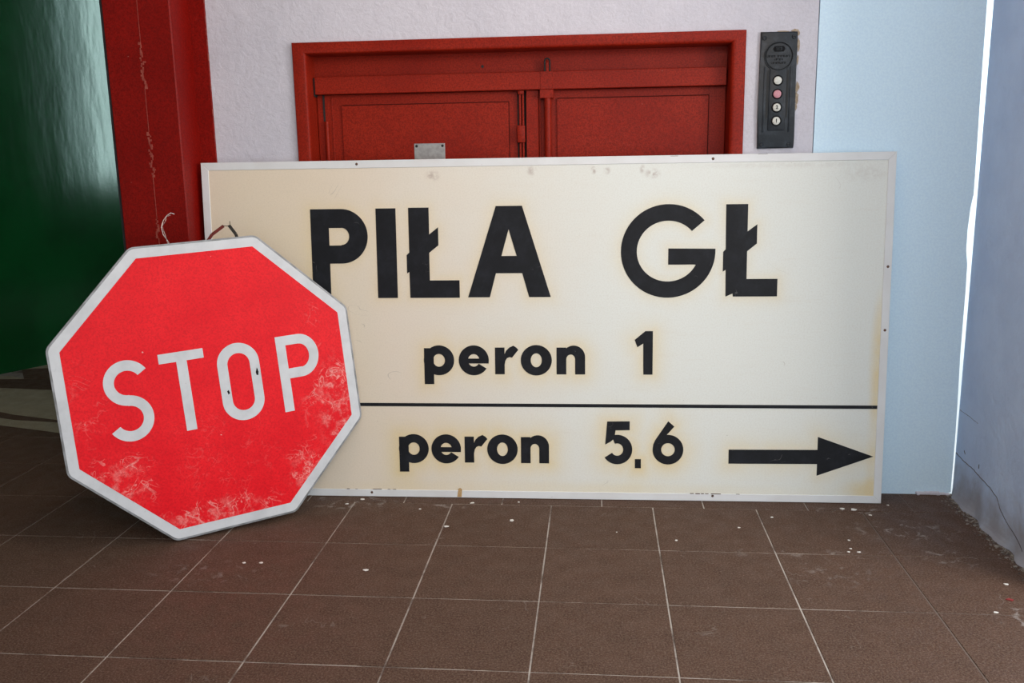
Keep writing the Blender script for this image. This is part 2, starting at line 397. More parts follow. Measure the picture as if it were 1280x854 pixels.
# ------------------------------------------------------------------ red lift door
door = empty('door_1', Matrix.Translation((-0.105, YW, 0)))
tag(door, 'red painted double lift door behind the white platform sign', 'door', kind='structure')
def D(name, *b, bev=0.0015, seg=1, mat='red', parent=None):
    x0, x1, y0, y1, z0, z1 = b
    return part_box(name, mat, parent or door, x0+0.105, x1+0.105, y0-YW, y1-YW, z0, z1, bev=bev, seg=seg)
def frame_bm(bm):
    # rounded profile (inset from the outer outline, depth) swept along the mitred U of the frame
    o = 0.105; w, r = 0.040, 0.013
    prof = [(0.0, 0.093), (0.0, -0.012+0.004)]+[(0.004-0.004*math.cos(a), -0.008-0.004*math.sin(a)) for a in (0.5, 1.1, PI/2)]
    prof += [(w-r+r*math.sin(a), -0.012+r-r*math.cos(a)) for a in (0, .26, .52, .79, 1.05, 1.31, PI/2)]+[(w, 0.093)]
    rows_ = []
    for d, y in prof:
        k = d*0.85   # the head is a little narrower than the jambs
        rows_.append([bm.verts.new(p) for p in ((-0.758+o+d, y, 0), (-0.758+o+d, y, 1.3625-k), (0.549+o-d, y, 1.3625-k), (0.549+o-d, y, 0))])
    for p, q in zip(rows_, rows_[1:]+rows_[:1]):
        for i in range(3): bm.faces.new((p[i], p[i+1], q[i+1], q[i]))
    bm.faces.new([r_[0] for r_ in rows_]); bm.faces.new([r_[3] for r_ in rows_][::-1])
quick('frame', 'red', door, frame_bm, True)
D('leak_stop_plate', -0.74, 0.535, 0.252, 0.30, 0, 1.344, bev=0, mat='black_gap')  # unseen black plate added to stop hall light leaking past the leaves
D('transom', -0.72, 0.511, 0.222, 0.243, 1.262, 1.33, bev=0)
D('rail', -0.712, 0.505, 0.196, 0.222, 1.218, 1.269, bev=0.0015)
rail_end = D('end_cap', -0.7165, -0.7125, 0.200, 0.222, 1.212, 1.266, mat='black_gap', bev=0)
M['thin_line'] = simple('dark_red_edge_shade', (0.05, 0.006, 0.004), None, rough=0.7, bump=0, spec=0.1)  # shade at the panels' top and right edges, painted as dark strips
for x0, x1, pa, pb, zt in ((-0.7165, -0.104, -0.640, -0.1305, 1.185), (-0.062, 0.508, 0.014, 0.458, 1.192)):
    lf = D('leaf', x0, x1, 0.226, 0.250, 0.01, 1.2175, bev=0.001)
    D('panel', pa, pb, 0.2205, 0.227, 0.10, zt, bev=0.001, parent=lf)
    D('panel_edge_shade', pa+0.002, pb+0.0022, 0.2228, 0.2264, zt-0.0005, zt+0.0024, bev=0, mat='thin_line', parent=lf)
    D('panel_edge_shade', pb-0.0003, pb+0.0022, 0.2228, 0.2264, 0.10, zt, bev=0, mat='thin_line', parent=lf)
D('meeting_stile', -0.0765, -0.040, 0.2135, 0.227, 0.01, 1.2175)
D('meeting_stile', -0.0765, -0.044, 0.2118, 0.214, 0.01, 1.199, bev=0.0006)
D('stile_edge', -0.038, -0.034, 0.216, 0.227, 0.01, 1.2175, bev=0.0008)
D('gap_strip', -0.110, -0.0985, 0.228, 0.232, 0.01, 1.2175, mat='black_gap', bev=0)
for x in (-0.0955, -0.0865):
    quick('latch_rod', 'red', door, lambda bm: tube(bm, [(x+0.105, 0.216-YW, 0.02), (x+0.105, 0.216-YW, 1.2175)], 0.0034, 10), True)
D('latch_guide', -0.104, -0.0805, 0.203, 0.222, 1.066, 1.1165, bev=0.003, seg=2)
D('latch_guide', -0.101, -0.0830, 0.206, 0.222, 1.206, 1.2175, bev=0.002, seg=2)
quick('pull_tube', 'red', door, lambda bm: tube(bm, [(-0.012+0.105, 0.205-YW, 0.05), (-0.012+0.105, 0.205-YW, 1.2)], 0.0105, 16), True)
D('tube_bracket', -0.0345, 0.0055, 0.1935, 0.222, 1.193, 1.2175, bev=0.001)
D('strap_plate', -0.033, 0.004, 0.1945, 0.197, 1.2185, 1.2685, bev=0.0006)
def hook(bm):
    X = -0.0125+0.105; Y = 0.203-YW
    pts = [(X-0.0075, Y, 1.255), (X-0.0075, Y-0.002, 1.298)]+[(X+0.0075*math.cos(a), Y-0.002, 1.298+0.0075*math.sin(a)) for a in [PI*(1-i/8) for i in range(1, 8)]]+[(X+0.0075, Y-0.002, 1.298), (X+0.0075, Y, 1.255)]
    tube(bm, pts, 0.0024, 8)
quick('hook_loop', 'black_gap', door, hook, True)
D('hook_tongue', -0.0165, -0.0085, 0.200, 0.2035, 1.245, 1.296, bev=0.001)
quick('hinge', 'red', door, lambda bm: tube(bm, [(-0.6875+0.105, 0.219-YW, 0.95), (-0.6875+0.105, 0.219-YW, 1.139)], 0.0065, 12), True)
D('hinge_gap', -0.698, -0.6925, 0.2235, 0.2265, 1.14, 1.2175, mat='black_gap', bev=0)
D('side_strip', -0.672, -0.668, 0.2235, 0.227, 0.01, 1.21, bev=0.0005)
def hole(bm): lathe(bm, [(0, 0.2214-YW), (0.0042, 0.2214-YW), (0.0042, 0.2225-YW)], -0.206+0.105, 1.2895, 12)
quick('bolt_hole', 'black_gap', door, hole)
M['alu'] = simple('dull_aluminium', (0.42, 0.41, 0.40), (0.33, 0.32, 0.31), 60, 0.42, 0.2, 300, metal=0.6)
pl = D('data_plate', -0.420, -0.3255, 0.2188, 0.2206, 1.00, 1.069, mat='alu', bev=0.0006)
for x in (-0.4125, -0.333):
    quick('screw', 'black_gap', pl, lambda bm: lathe(bm, [(0, 0.2176-YW), (0.003, 0.2178-YW), (0.0045, 0.219-YW)], x+0.105, 1.0615, 12))

# ------------------------------------------------------------------ black call panel
def cast():
    t = NT('black_bakelite'); v = t.coord('World')
    col = t.mix(t.ramp(t.noise(v, 30, 6, 0.65), 0.45, 0.75), (0.007, 0.010, 0.015), (0.028, 0.036, 0.048))
    return t.out(col, 0.38, t.bump(t.noise(v, 160, 3), 0.25, 0.002), spec=0.3)
M['cast'] = cast()
M['white_button'] = simple('white_button', (0.62, 0.62, 0.57), (0.54, 0.54, 0.50), 200, 0.4, 0.1)
M['pink_button'] = simple('pink_button', (0.55, 0.24, 0.28), (0.48, 0.20, 0.24), 200, 0.4, 0.1)
M['ink'] = simple('black_ink', (0.004, 0.004, 0.005), None, rough=0.7, bump=0, spec=0.15)
cp = empty('call_panel', Matrix.Translation((0.639, YW, 1.036)))
tag(cp, 'black call button panel with four round buttons on the white wall', 'button panel')
def panel_bm(bm):
    pts = [(-0.0495, 0.0), (0.0515, 0.001), (0.0520, 0.03), (0.0500, 0.16), (0.0500, 0.318), (-0.0500, 0.319), (-0.0505, 0.20), (-0.0515, 0.10)]
    prism(bm, pts, -0.012, 0.0)
    fr = [e for e in bm.edges if all(v.co.y < -0.011 for v in e.verts)]
    bmesh.ops.bevel(bm, geom=fr, offset=0.004, segments=3, profile=0.5, affect='EDGES')
quick('body', 'cast', cp, panel_bm, True)
quick('centre_bar', 'cast', cp, lambda bm: box(bm, -0.0235, 0.0235, -0.0150, -0.011, 0.05, 0.225, bev=0.0018, seg=2), True)
for sx in (-1, 1):
    quick('side_groove', 'black_gap', cp, lambda bm: box(bm, sx*0.0275-0.0026, sx*0.0275+0.0026, -0.0124, -0.0118, 0.085, 0.215))
    quick('side_rib', 'cast', cp, lambda bm: box(bm, sx*0.036-0.003, sx*0.036+0.003, -0.0142, -0.0115, 0.045, 0.225, bev=0.0012, seg=2), True)
def emblem(bm):
    lathe(bm, [(0, -0.0152), (0.0345, -0.0152), (0.0352, -0.0144), (0.0375, -0.0144), (0.0382, -0.0152), (0.0395, -0.0152), (0.0405, -0.011)], 0.0, 0.2525, 48)
em = quick('emblem', 'cast', cp, emblem, True)
quick('emblem_ring', 'ink', em, lambda bm: [prism(bm, p, -0.0154, -0.0140) for p in full_ring(0.0, 0.2525, 0.0376, 0.0376, 0.0358, 0.0358)])
quick('emblem_mark', 'ink', em, lambda bm: prism(bm, [(-0.017, 0.272), (-0.0125, 0.2795), (0.0125, 0.2795), (0.017, 0.272), (0.0125, 0.2645), (-0.0125, 0.2645)], -0.0158, -0.0150))
def mark(bm):
    for x in (-0.008, -0.002, 0.004):
        for z in (0.268, 0.2715, 0.275): box(bm, x, x+0.0042, -0.0163, -0.0156, z, z+0.0012)
        box(bm, x+(0.0032 if x != -0.002 else 0), x+(0.0042 if x != -0.002 else 0.001), -0.0163, -0.0156, 0.268, 0.2762)
quick('mark_letters', 'cast', em, mark)
def rows(bm):
    for z, half in ((0.2525, 0.033), (0.2438, 0.0125), (0.2345, 0.021)):
        x = -half; k = 0
        while x < half-0.002:
            wd = (0.0030, 0.0024, 0.0034, 0.0021)[k % 4]; hh = (0.0055, 0.0055, 0.005, 0.0055)[k % 4]
            if not (half > 0.03 and k == 6):
                box(bm, x, x+0.0011, -0.0158, -0.015, z-hh/2, z+hh/2)
                box(bm, x, x+wd, -0.0158, -0.015, z+hh/2-0.0012, z+hh/2) if k % 3 else box(bm, x, x+wd, -0.0158, -0.015, z-hh/2, z-hh/2+0.0012)
                if k % 2: box(bm, x+wd-0.001, x+wd, -0.0158, -0.015, z-hh/2, z+hh/2)
            x += wd+0.0013; k += 1
quick('embossed_lettering', 'ink', em, rows)
def text_mesh(name, body, size, x, y, z, parent, mat):
    cu = bpy.data.curves.new(name, 'FONT'); cu.body = body; cu.size = size; cu.align_x = 'CENTER'; cu.align_y = 'CENTER'; cu.extrude = 0.0003; cu.offset = 0.0004
    o = bpy.data.objects.new(name, cu); COL.objects.link(o)
    dg = bpy.context.evaluated_depsgraph_get(); me = bpy.data.meshes.new_from_object(o.evaluated_get(dg))
    bpy.data.objects.remove(o); bpy.data.curves.remove(cu)
    me.transform(Matrix.Translation((x, y, z)) @ Matrix.Rotation(PI/2, 4, 'X'))
    me.materials.clear(); me.materials.append(M[mat])
    q = bpy.data.objects.new(name, me); COL.objects.link(q); q.parent = parent; return q
for z, m, d in ((0.187, 'white_button', None), (0.150, 'pink_button', None), (0.1135, 'white_button', '2'), (0.0765, 'white_button', '1')):
    quick('button_socket', 'ink', cp, lambda bm: lathe(bm, [(0, -0.0160), (0.0135, -0.0160), (0.0148, -0.0150), (0.0148, -0.012)], -0.0005, z, 28), True)
    bt = quick('button', m, cp, lambda bm: lathe(bm, [(0, -0.0188), (0.008, -0.0186), (0.0105, -0.0176), (0.0112, -0.0155)], -0.0005, z, 28), True)
    if d: text_mesh('digit', d, 0.014, -0.0005, -0.0190, z, bt, 'ink')
for x, z in ((-0.041, 0.302), (0.0395, 0.304), (-0.0385, 0.0105), (0.0365, 0.0105)):
    sc = quick('screw', 'cast', cp, lambda bm: lathe(bm, [(0, -0.0142), (0.0045, -0.0140), (0.0062, -0.012)], x, z, 16), True)
    quick('slot', 'ink', sc, lambda bm: box(bm, x-0.0042, x+0.0042, -0.0146, -0.0138, z-0.0007, z+0.0007))
M['chip'] = simple('bare_brown_mortar', (0.30, 0.22, 0.15), (0.42, 0.34, 0.26), 120, 0.9, 0.5, 200)
def chips(bm):
    def bl(cx, cz, rx, rz, n=11):
        prism(bm, [(cx+rx*random.uniform(.6, 1.1)*math.cos(2*PI*k/n), cz+rz*random.uniform(.6, 1.1)*math.sin(2*PI*k/n)) for k in range(n)], YW-random.uniform(0.0015, 0.004), YW+0.002)
    bl(0.690, 1.350, 0.008, 0.009); bl(0.683, 1.358, 0.012, 0.004); bl(0.6935, 1.32, 0.004, 0.02); bl(0.6935, 1.28, 0.003, 0.015)
    bl(0.695, 1.205, 0.0065, 0.016); bl(0.6955, 1.175, 0.0055, 0.018); bl(0.694, 1.152, 0.004, 0.012); bl(0.648, 1.3555, 0.02, 0.003)
quick('chipped_mortar', 'chip', wall_back, chips)['kind'] = 'stuff'

# ------------------------------------------------------------------ white platform sign
bx, by, yaw, lean, W, H = -0.036060, 0.051330, 0.0118688, 0.0624452, 2.01732, 1.02282
SIGN = Matrix.Translation((bx, by, 0.0012)) @ Matrix.Rotation(yaw, 4, 'Z') @ Matrix.Rotation(-lean, 4, 'X')
sign = empty('platform_sign', SIGN)
tag(sign, 'long cream station platform sign with black lettering leaning on the wall', 'sign')
def sign_face():
    t = NT('aged_cream_enamel'); v = t.coord('Object'); p = t.sep(v)
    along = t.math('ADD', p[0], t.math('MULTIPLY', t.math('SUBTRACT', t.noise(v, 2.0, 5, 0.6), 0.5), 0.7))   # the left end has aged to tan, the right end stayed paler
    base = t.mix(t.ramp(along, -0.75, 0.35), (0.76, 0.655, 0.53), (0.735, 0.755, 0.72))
    at = t.n('ShaderNodeAttribute', _attribute_name='glue_yellowing')
    st = at.outputs['Fac']
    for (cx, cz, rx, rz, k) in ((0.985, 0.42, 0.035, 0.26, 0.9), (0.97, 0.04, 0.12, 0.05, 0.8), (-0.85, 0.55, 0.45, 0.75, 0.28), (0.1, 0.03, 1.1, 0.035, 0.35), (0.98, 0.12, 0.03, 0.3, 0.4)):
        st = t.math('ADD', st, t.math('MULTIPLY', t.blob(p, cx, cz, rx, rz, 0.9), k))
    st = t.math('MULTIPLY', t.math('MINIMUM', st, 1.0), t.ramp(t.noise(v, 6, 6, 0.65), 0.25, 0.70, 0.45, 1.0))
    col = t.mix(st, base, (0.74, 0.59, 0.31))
    # finger smudges along the top and fine dirt
    sm = None
    for (cx, cz, rx, rz, k) in ((-0.02, 0.985, 0.02, 0.02, 0.5), (0.16, 0.983, 0.01, 0.016, 0.9), (0.20, 0.982, 0.012, 0.015, 0.5), (0.30, 0.985, 0.01, 0.02, 0.55), (0.33, 0.972, 0.03, 0.02, 0.6), (-0.31, 0.975, 0.03, 0.02, 0.55),
                                (0.93, 0.965, 0.10, 0.035, 0.16), (0.70, 0.99, 0.35, 0.012, 0.15)):
        s = t.math('MULTIPLY', t.blob(p, cx, cz, rx, rz, 0.9), k)
        sm = s if sm is None else t.math('MAXIMUM', sm, s)
    sm = t.math('MULTIPLY', sm, t.ramp(t.noise(v, 60, 4), 0.35, 0.6))
    col = t.mix(sm, col, (0.34, 0.25, 0.22))
    streak = t.n('ShaderNodeMapping'); streak.inputs['Scale'].default_value = (1.0, 1.0, 7.0); t.l(v, streak.inputs['Vector'])
    col = t.mix(t.math('MULTIPLY', t.ramp(t.noise(streak.outputs[0], 6, 6, 0.7), 0.52, 0.75), 0.14), col, (0.62, 0.55, 0.45))
    col = t.mix(t.math('MULTIPLY', t.ramp(t.noise(v, 220, 3, 0.75), 0.4, 0.68), 0.14), col, (0.45, 0.38, 0.30))
    spk = t.ramp(t.noise(v, 170, 1), 0.80, 0.82)
    col = t.mix(t.math('MULTIPLY', spk, 0.6), col, (0.15, 0.11, 0.08))
    hair = t.ramp(t.math('ABSOLUTE', t.math('SUBTRACT', t.noise(v, 4, 2, 0.5, 1.5), 0.5)), 0.0022, 0.0006)
    col = t.mix(t.math('MULTIPLY', t.math('MULTIPLY', hair, t.ramp(t.noise(v, 8, 2), 0.62, 0.66)), 0.45), col, (0.35, 0.3, 0.26))
    return t.out(col, 0.6, t.bump(t.noise(v, 260, 3), 0.08, 0.001, t.bump(t.noise(v, 3, 3), 0.06, 0.02)), spec=0.12)
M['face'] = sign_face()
def trim_mat():
    t = NT('white_trim_paint'); v = t.coord('Object')
    col = t.mix(t.ramp(t.noise(v, 8, 5), 0.35, 0.7), (0.71, 0.72, 0.73), (0.66, 0.66, 0.66))
    rust = t.ramp(t.noise(v, 45, 6, 0.7), 0.70, 0.74)
    col = t.mix(t.math('MULTIPLY', rust, 0.7), col, (0.28, 0.13, 0.07))
    return t.out(col, 0.45, t.bump(t.noise(v, 200, 3), 0.12, 0.001), spec=0.35)
M['trim'] = trim_mat()
def letter_mat():
    t = NT('black_letter_paint'); v = t.coord('Object')
    col = t.mix(t.ramp(t.noise(v, 14, 7, 0.7), 0.4, 0.8), (0.006, 0.0065, 0.009), (0.016, 0.018, 0.024))
    hair = t.ramp(t.math('ABSOLUTE', t.math('SUBTRACT', t.noise(v, 16, 2, 0.5, 1.0), 0.5)), 0.004, 0.001)
    col = t.mix(t.math('MULTIPLY', t.math('MULTIPLY', hair, t.ramp(t.noise(v, 12, 2), 0.60, 0.66)), 0.4), col, (0.35, 0.34, 0.33))
    return t.out(col, 0.6, t.bump(t.noise(v, 380, 2), 0.2, 0.001), spec=0.25)
M['letter'] = letter_mat()
hw = W/2; tw = 0.0225
def trim(pts): return quick('edge_trim', 'trim', sign, lambda bm: (prism(bm, pts, -0.0018, 0.018), bmesh.ops.bevel(bm, geom=[e for e in bm.edges if all(v.co.y < 0 for v in e.verts)], offset=0.0009, segments=1, affect='EDGES')))
trim([(-hw, 0), (hw, 0), (hw-tw, tw), (-hw+tw, tw)]); trim([(-hw, H), (hw, H), (hw-tw, H-tw), (-hw+tw, H-tw)])
trim([(-hw, 0.0002), (-hw, H-0.0002), (-hw+tw, H-tw-0.0002), (-hw+tw, tw+0.0002)]); trim([(hw, 0.0002), (hw, H-0.0002), (hw-tw, H-tw-0.0002), (hw-tw, tw+0.0002)])
M['rust'] = simple('rusty_screw', (0.05, 0.03, 0.025), (0.14, 0.06, 0.03), 300, 0.7, 0.3, 400)
for x, z in ((-0.535, 1.012), (0.50, 1.011), (-0.522, 0.013), (0.517, 0.016), (0.9975, 0.517), (0.998, 0.70)):
    quick('screw', 'rust', sign, lambda bm: lathe(bm, [(0, -0.0030), (0.0024, -0.0028), (0.0042, -0.0017), (0.0042, 0.0)], x, z, 12), True)
M['stain'] = simple('rust_stain', (0.40, 0.24, 0.10), (0.52, 0.34, 0.16), 200, 0.8, 0.2, 300)
def stains(bm):
    def strip(x0, x1, z, h):
        x = x0
        while x < x1:
            wd = random.uniform(0.006, 0.03)
            if random.random() < 0.75: box(bm, x, x+wd, -0.0022, -0.0008, z-h*random.uniform(0.3, 1)/2, z+h*random.uniform(0.3, 1)/2)
            x += wd+random.uniform(0.002, 0.02)
    strip(-0.60, -0.44, 0.0235, 0.002); strip(0.45, 0.60, 0.0225, 0.003); strip(0.6, 0.67, 1.0215, 0.002); strip(0.38, 0.45, 1.0205, 0.002)
quick('rust_streak', 'rust', sign, stains)['kind'] = 'stuff'
glyph('rust_stain', [[(-256, 2), (-242, 2), (-240, 26), (-246, 31), (-252, 28)]], 'stain', sign, y=-0.0018, th=0.0004)
L1 = [(-385, 883), (-324, 883), (-324, 804), (-297, 825), (-297, 772), (-325, 750), (-325, 668), (-236, 668), (-236, 616), (-385, 616), (-386, 694), (-393, 689), (-393, 744), (-385, 751)]
L2 = [(540, 882), (602, 882), (602, 804), (629, 824), (629, 769), (602, 747), (602, 667), (690, 667), (690, 616), (564, 616), (563, 625), (543, 616), (542, 694), (534, 689), (534, 746), (541, 753)]
gl = {
 'P': [rect(-681, -626, 616, 882), rect(-630, -588, 826, 882), rect(-630, -588, 720, 774), ring(-589, 801, 80, 81, 24, 25.5, -90, 90)],
 'I': [rect(-483, -423, 616, 882)],
 'L_stroke': [L1],
 'A': [[(-125, 885), (-87, 885), (-88, 817), (-110, 739), (-88, 739), (-88, 688), (-127, 688), (-146, 617), (-211, 617)], [(-87, 885), (-48, 885), (35, 617), (-29, 617), (-49, 688), (-88, 688), (-88, 739), (-65, 739), (-88, 817)]],
 'G': [arc(376, 749, 136, 135.5, 40.5, 362.6, 60)+[(377, 757), (377, 710), (450, 710)]+arc(376, 749, 90, 88, 333, 41, 48)],
 'L_stroke2': [L2],
}
for k, v in gl.items(): glyph('letter', v, 'letter', sign)
def word(dx, dy, gaps=(0, 0, 0, 0, 0)):
    def sh(polys, k): return [[(a+dx+gaps[k], b+dy) for a, b in p] for p in polys]
    p = [rect(-348, -319, 354, 464)]+full_ring(-303, 427, 46, 45.5, 18, 19.5)
    e = [ring(-197.5, 427, 45.5, 45.5, 17.5, 19, -6, 327, 44), rect(-222, -152.6, 417.5, 432.5)]
    r = [rect(-133, -104.5, 385, 466), [(-107, 440), (-100, 456), (-90, 466), (-78, 471.5), (-69, 466), (-63, 459), (-82, 435.5), (-90, 437), (-97, 434), (-102, 426), (-104.5, 414), (-107, 414)]]
    o = full_ring(-9.5, 427.5, 46.5, 46, 16.5, 21)
    n = [rect(51, 80, 385, 466), [(78, 452)]+arc(102, 437, 34, 35, 140, 0, 16)+[(136, 385), (106.5, 385), (106.5, 430)]+arc(93.2, 430, 13.3, 15, 0, 180, 12)+[(78, 430)]]
    for k, s in enumerate((p, e, r, o, n)): glyph('letter', sh(s, k), 'letter', sign)
word(0, 0); word(-84, -274, (0, -5.5, -13, -21, -25))
glyph('numeral', [[(313, 515), (335, 515), (335, 385), (308, 385), (307, 478), (290, 467), (282, 489)]], 'letter', sign)
glyph('numeral', [[(202, 242), (269, 243), (269, 216), (227, 215), (223, 190), (212, 180), (196, 171)], ring(232, 156, 45, 45.5, 18, 19, -147, 112, 40)], 'letter', sign)
glyph('full_stop', [rect(285, 303, 99, 127)], 'letter', sign)
glyph('numeral', full_ring(383, 157, 45.5, 45.5, 20, 20)+[[(383, 244), (401, 228), (371, 193), (352, 172), (337.8, 158), (339, 172), (345, 186)]], 'letter', sign)
glyph('divider_line', [rect(-986, 989, 285, 295)], 'letter', sign)
glyph('arrow', [[(562, 159), (820, 160.5), (820, 200), (981, 142), (820, 82), (820, 117.5), (562, 116)]], 'letter', sign)

def sign_panel():
    """cream panel; a fine grid on its front carries how far the glue has yellowed it around the lettering"""
    import numpy as np
    x0, x1, z0, z1 = -hw+0.004, hw-0.004, 0.004, H-0.004
    nx, nz = 300, 150
    gx, gz = np.linspace(x0, x1, nx+1), np.linspace(z0, z1, nz+1)
    X, Z = np.meshgrid(gx, gz); val = np.zeros(X.size); Pg = np.stack([X.ravel(), Z.ravel()], 1)
    for par, nm, polys in GLYPHS:
        if par is not sign: continue
        pts = []
        for p in polys:
            for (ax, az), (bx_, bz_) in zip(p, p[1:]+p[:1]):
                n = max(1, int(math.hypot(bx_-ax, bz_-az)/8))
                pts += [(ax+(bx_-ax)*i/n, az+(bz_-az)*i/n) for i in range(n)]
        q = np.array(pts)*0.001; zc = q[:, 1].mean()
        k, w_ = (0.06, 0.012) if nm == 'divider_line' else (0.42, 0.022) if zc > 0.6 else (0.62, 0.030) if zc > 0.3 else (0.85, 0.036)
        if nm == 'arrow': k = 0.5
        sel = np.where((Pg[:, 0] > q[:, 0].min()-0.12) & (Pg[:, 0] < q[:, 0].max()+0.12) & (Pg[:, 1] > q[:, 1].min()-0.12) & (Pg[:, 1] < q[:, 1].max()+0.12))[0]
        d = np.full(len(sel), 9.0)
        for c0 in range(0, len(q), 64):
            e = Pg[sel][:, None, :]-q[None, c0:c0+64, :]
            d = np.minimum(d, np.sqrt((e**2).sum(2)).min(1))
        val[sel] = np.maximum(val[sel], k*np.exp(-(d/w_)**1.3))
    V = [(float(a), 0.0, float(b)) for a, b in Pg]; F = []
    for j in range(nz):
        for i in range(nx):
            a = j*(nx+1)+i; F.append((a, a+1, a+nx+2, a+nx+1))
    n0 = len(V); V += [(x0, 0.016, z0), (x1, 0.016, z0), (x1, 0.016, z1), (x0, 0.016, z1)]
    F.append((n0+3, n0+2, n0+1, n0))
    F += [tuple(range(nx, -1, -1))+(n0, n0+1), tuple(nz*(nx+1)+i for i in range(nx+1))+(n0+2, n0+3),
          tuple(j*(nx+1) for j in range(nz+1))+(n0+3, n0), tuple(j*(nx+1)+nx for j in range(nz, -1, -1))+(n0+1, n0+2)]
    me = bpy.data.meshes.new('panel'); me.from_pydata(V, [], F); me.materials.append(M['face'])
    at = me.attributes.new('glue_yellowing', 'FLOAT', 'POINT'); at.data.foreach_set('value', np.concatenate([val, np.zeros(4)]).astype(np.float32))
    me.update(); o = bpy.data.objects.new('panel', me); COL.objects.link(o); o.parent = sign
sign_panel()

# ------------------------------------------------------------------ red octagonal STOP sign
cx, cy, cz, yaw, lean, roll, R8 = -0.92372, -0.19092, 0.40425, 0.599008, 0.1355312, 0.0437305, 0.433779
STOP = Matrix.Translation((cx, cy, cz+0.0072)) @ Matrix.Rotation(yaw, 4, 'Z') @ Matrix.Rotation(-lean, 4, 'X') @ Matrix.Rotation(-roll, 4, 'Y')
stop = empty('stop_sign', STOP)
tag(stop, 'scratched red octagonal STOP road sign standing on the tiles', 'sign')
def octagon(R, rad, n=6):
    c = [(R*math.cos(PI/8+k*PI/4), R*math.sin(PI/8+k*PI/4)) for k in range(8)]
    if rad <= 0: return c
    pts = []
    for k in range(8):
        p = Vector(c[k]); a = (Vector(c[k-1])-p).normalized(); b = (Vector(c[(k+1) % 8])-p).normalized()
        d = rad*math.tan(PI/8); s, e = p+a*d, p+b*d
        ctr = p+(a+b).normalized()*(rad/math.cos(PI/8))
        a0 = math.atan2(s.y-ctr.y, s.x-ctr.x); a1 = math.atan2(e.y-ctr.y, e.x-ctr.x)
        while a1-a0 > PI: a1 -= 2*PI
        while a1-a0 < -PI: a1 += 2*PI
        pts += [(ctr.x+rad*math.cos(a0+(a1-a0)*i/n), ctr.y+rad*math.sin(a0+(a1-a0)*i/n)) for i in range(n+1)]
    return pts
def reflective_white():
    t = NT('worn_white_sheeting'); v = t.coord('Object')
    col = t.mix(t.ramp(t.noise(v, 12, 6, 0.65), 0.35, 0.7), (0.58, 0.59, 0.61), (0.49, 0.50, 0.52))
    col = t.mix(t.math('MULTIPLY', t.ramp(t.noise(v, 70, 5, 0.7), 0.66, 0.75), 0.55), col, (0.30, 0.29, 0.28))
    return t.out(col, 0.4, t.bump(t.noise(v, 300, 2), 0.1, 0.001), spec=0.4)
M['sheet'] = reflective_white()
def red_field():
    t = NT('scratched_red_sheeting'); v = t.coord('Object'); p = t.sep(v)
    col = t.mix(t.ramp(t.noise(v, 7, 6, 0.65), 0.3, 0.72), (0.72, 0.003, 0.010), (0.82, 0.010, 0.016))
    # scuffed zones: lower right, bottom, lower left; a little at the top
    reg = None
    for (bx_, bz_, rx, rz, k) in ((0.34, -0.12, 0.15, 0.30, 1.0), (0.24, -0.30, 0.16, 0.13, 1.0), (-0.05, -0.36, 0.28, 0.09, 1.0), (-0.28, -0.22, 0.14, 0.15, 0.9), (0.32, 0.16, 0.10, 0.10, 0.3),
                                  (0.0, -0.2, 0.4, 0.3, 0.22), (-0.33, 0.0, 0.1, 0.25, 0.3)):
        s = t.math('MULTIPLY', t.blob(p, bx_, bz_, rx, rz, 1.0), k)
        reg = s if reg is None else t.math('MAXIMUM', reg, s)
    def lines(scale, dist, wd, seed):
        mp = t.n('ShaderNodeMapping'); mp.inputs['Location'].default_value = (seed, seed*0.7, seed*1.3); t.l(v, mp.inputs['Vector'])
        return t.ramp(t.math('ABSOLUTE', t.math('SUBTRACT', t.noise(mp.outputs[0], scale, 2, 0.5, dist), 0.5)), wd, wd*0.25)
    brk = t.ramp(t.noise(v, 16, 3), 0.47, 0.58)
    ln = t.math('MULTIPLY', t.math('MAXIMUM', lines(11, 1.6, 0.022, 3.1), lines(24, 0.8, 0.02, 9.7)), brk)
    ln = t.math('MULTIPLY', ln, t.ramp(reg, 0.05, 0.6))
    haze = t.math('MULTIPLY', t.ramp(t.noise(v, 30, 7, 0.72), 0.44, 0.68), t.ramp(reg, 0.3, 1.0))
    amt = t.math('MINIMUM', t.math('ADD', t.math('MULTIPLY', ln, 0.42), t.math('MULTIPLY', haze, 0.50)), 0.8)
    col = t.mix(amt, col, (0.86, 0.46, 0.42))
    nick = t.ramp(t.noise(v, 60, 2), 0.765, 0.79)
    col = t.mix(t.math('MULTIPLY', nick, 0.6), col, (0.75, 0.5, 0.46))
    col = t.mix(t.math('MULTIPLY', t.ramp(t.noise(v, 220, 3, 0.75), 0.4, 0.68), 0.55), col, (0.48, 0.002, 0.008))
    return t.out(col, 0.40, t.bump(t.noise(v, 320, 2), 0.1, 0.001), spec=0.15)
M['stopred'] = red_field()
M['rim'] = simple('grey_folded_rim', (0.26, 0.26, 0.27), (0.16, 0.16, 0.16), 30, 0.5, 0.2, 200, metal=0.4)
def plate(bm):  # folded edge a little wider than the sheeting
    prism(bm, octagon(R8+0.0045, 0.030), -0.001, 0.020)
    fr = [e for e in bm.edges if all(v.co.y < 0 for v in e.verts)]
    bmesh.ops.bevel(bm, geom=fr, offset=0.0045, segments=3, profile=0.5, affect='EDGES')
quick('rim', 'rim', stop, plate, True)
quick('white_border', 'sheet', stop, lambda bm: prism(bm, octagon(R8-0.0012, 0.026), -0.0016, -0.0005))
quick('red_field', 'stopred', stop, lambda bm: prism(bm, octagon(0.374/math.cos(PI/8), 0.003, 2), -0.0021, -0.0012))
SY = -0.0021
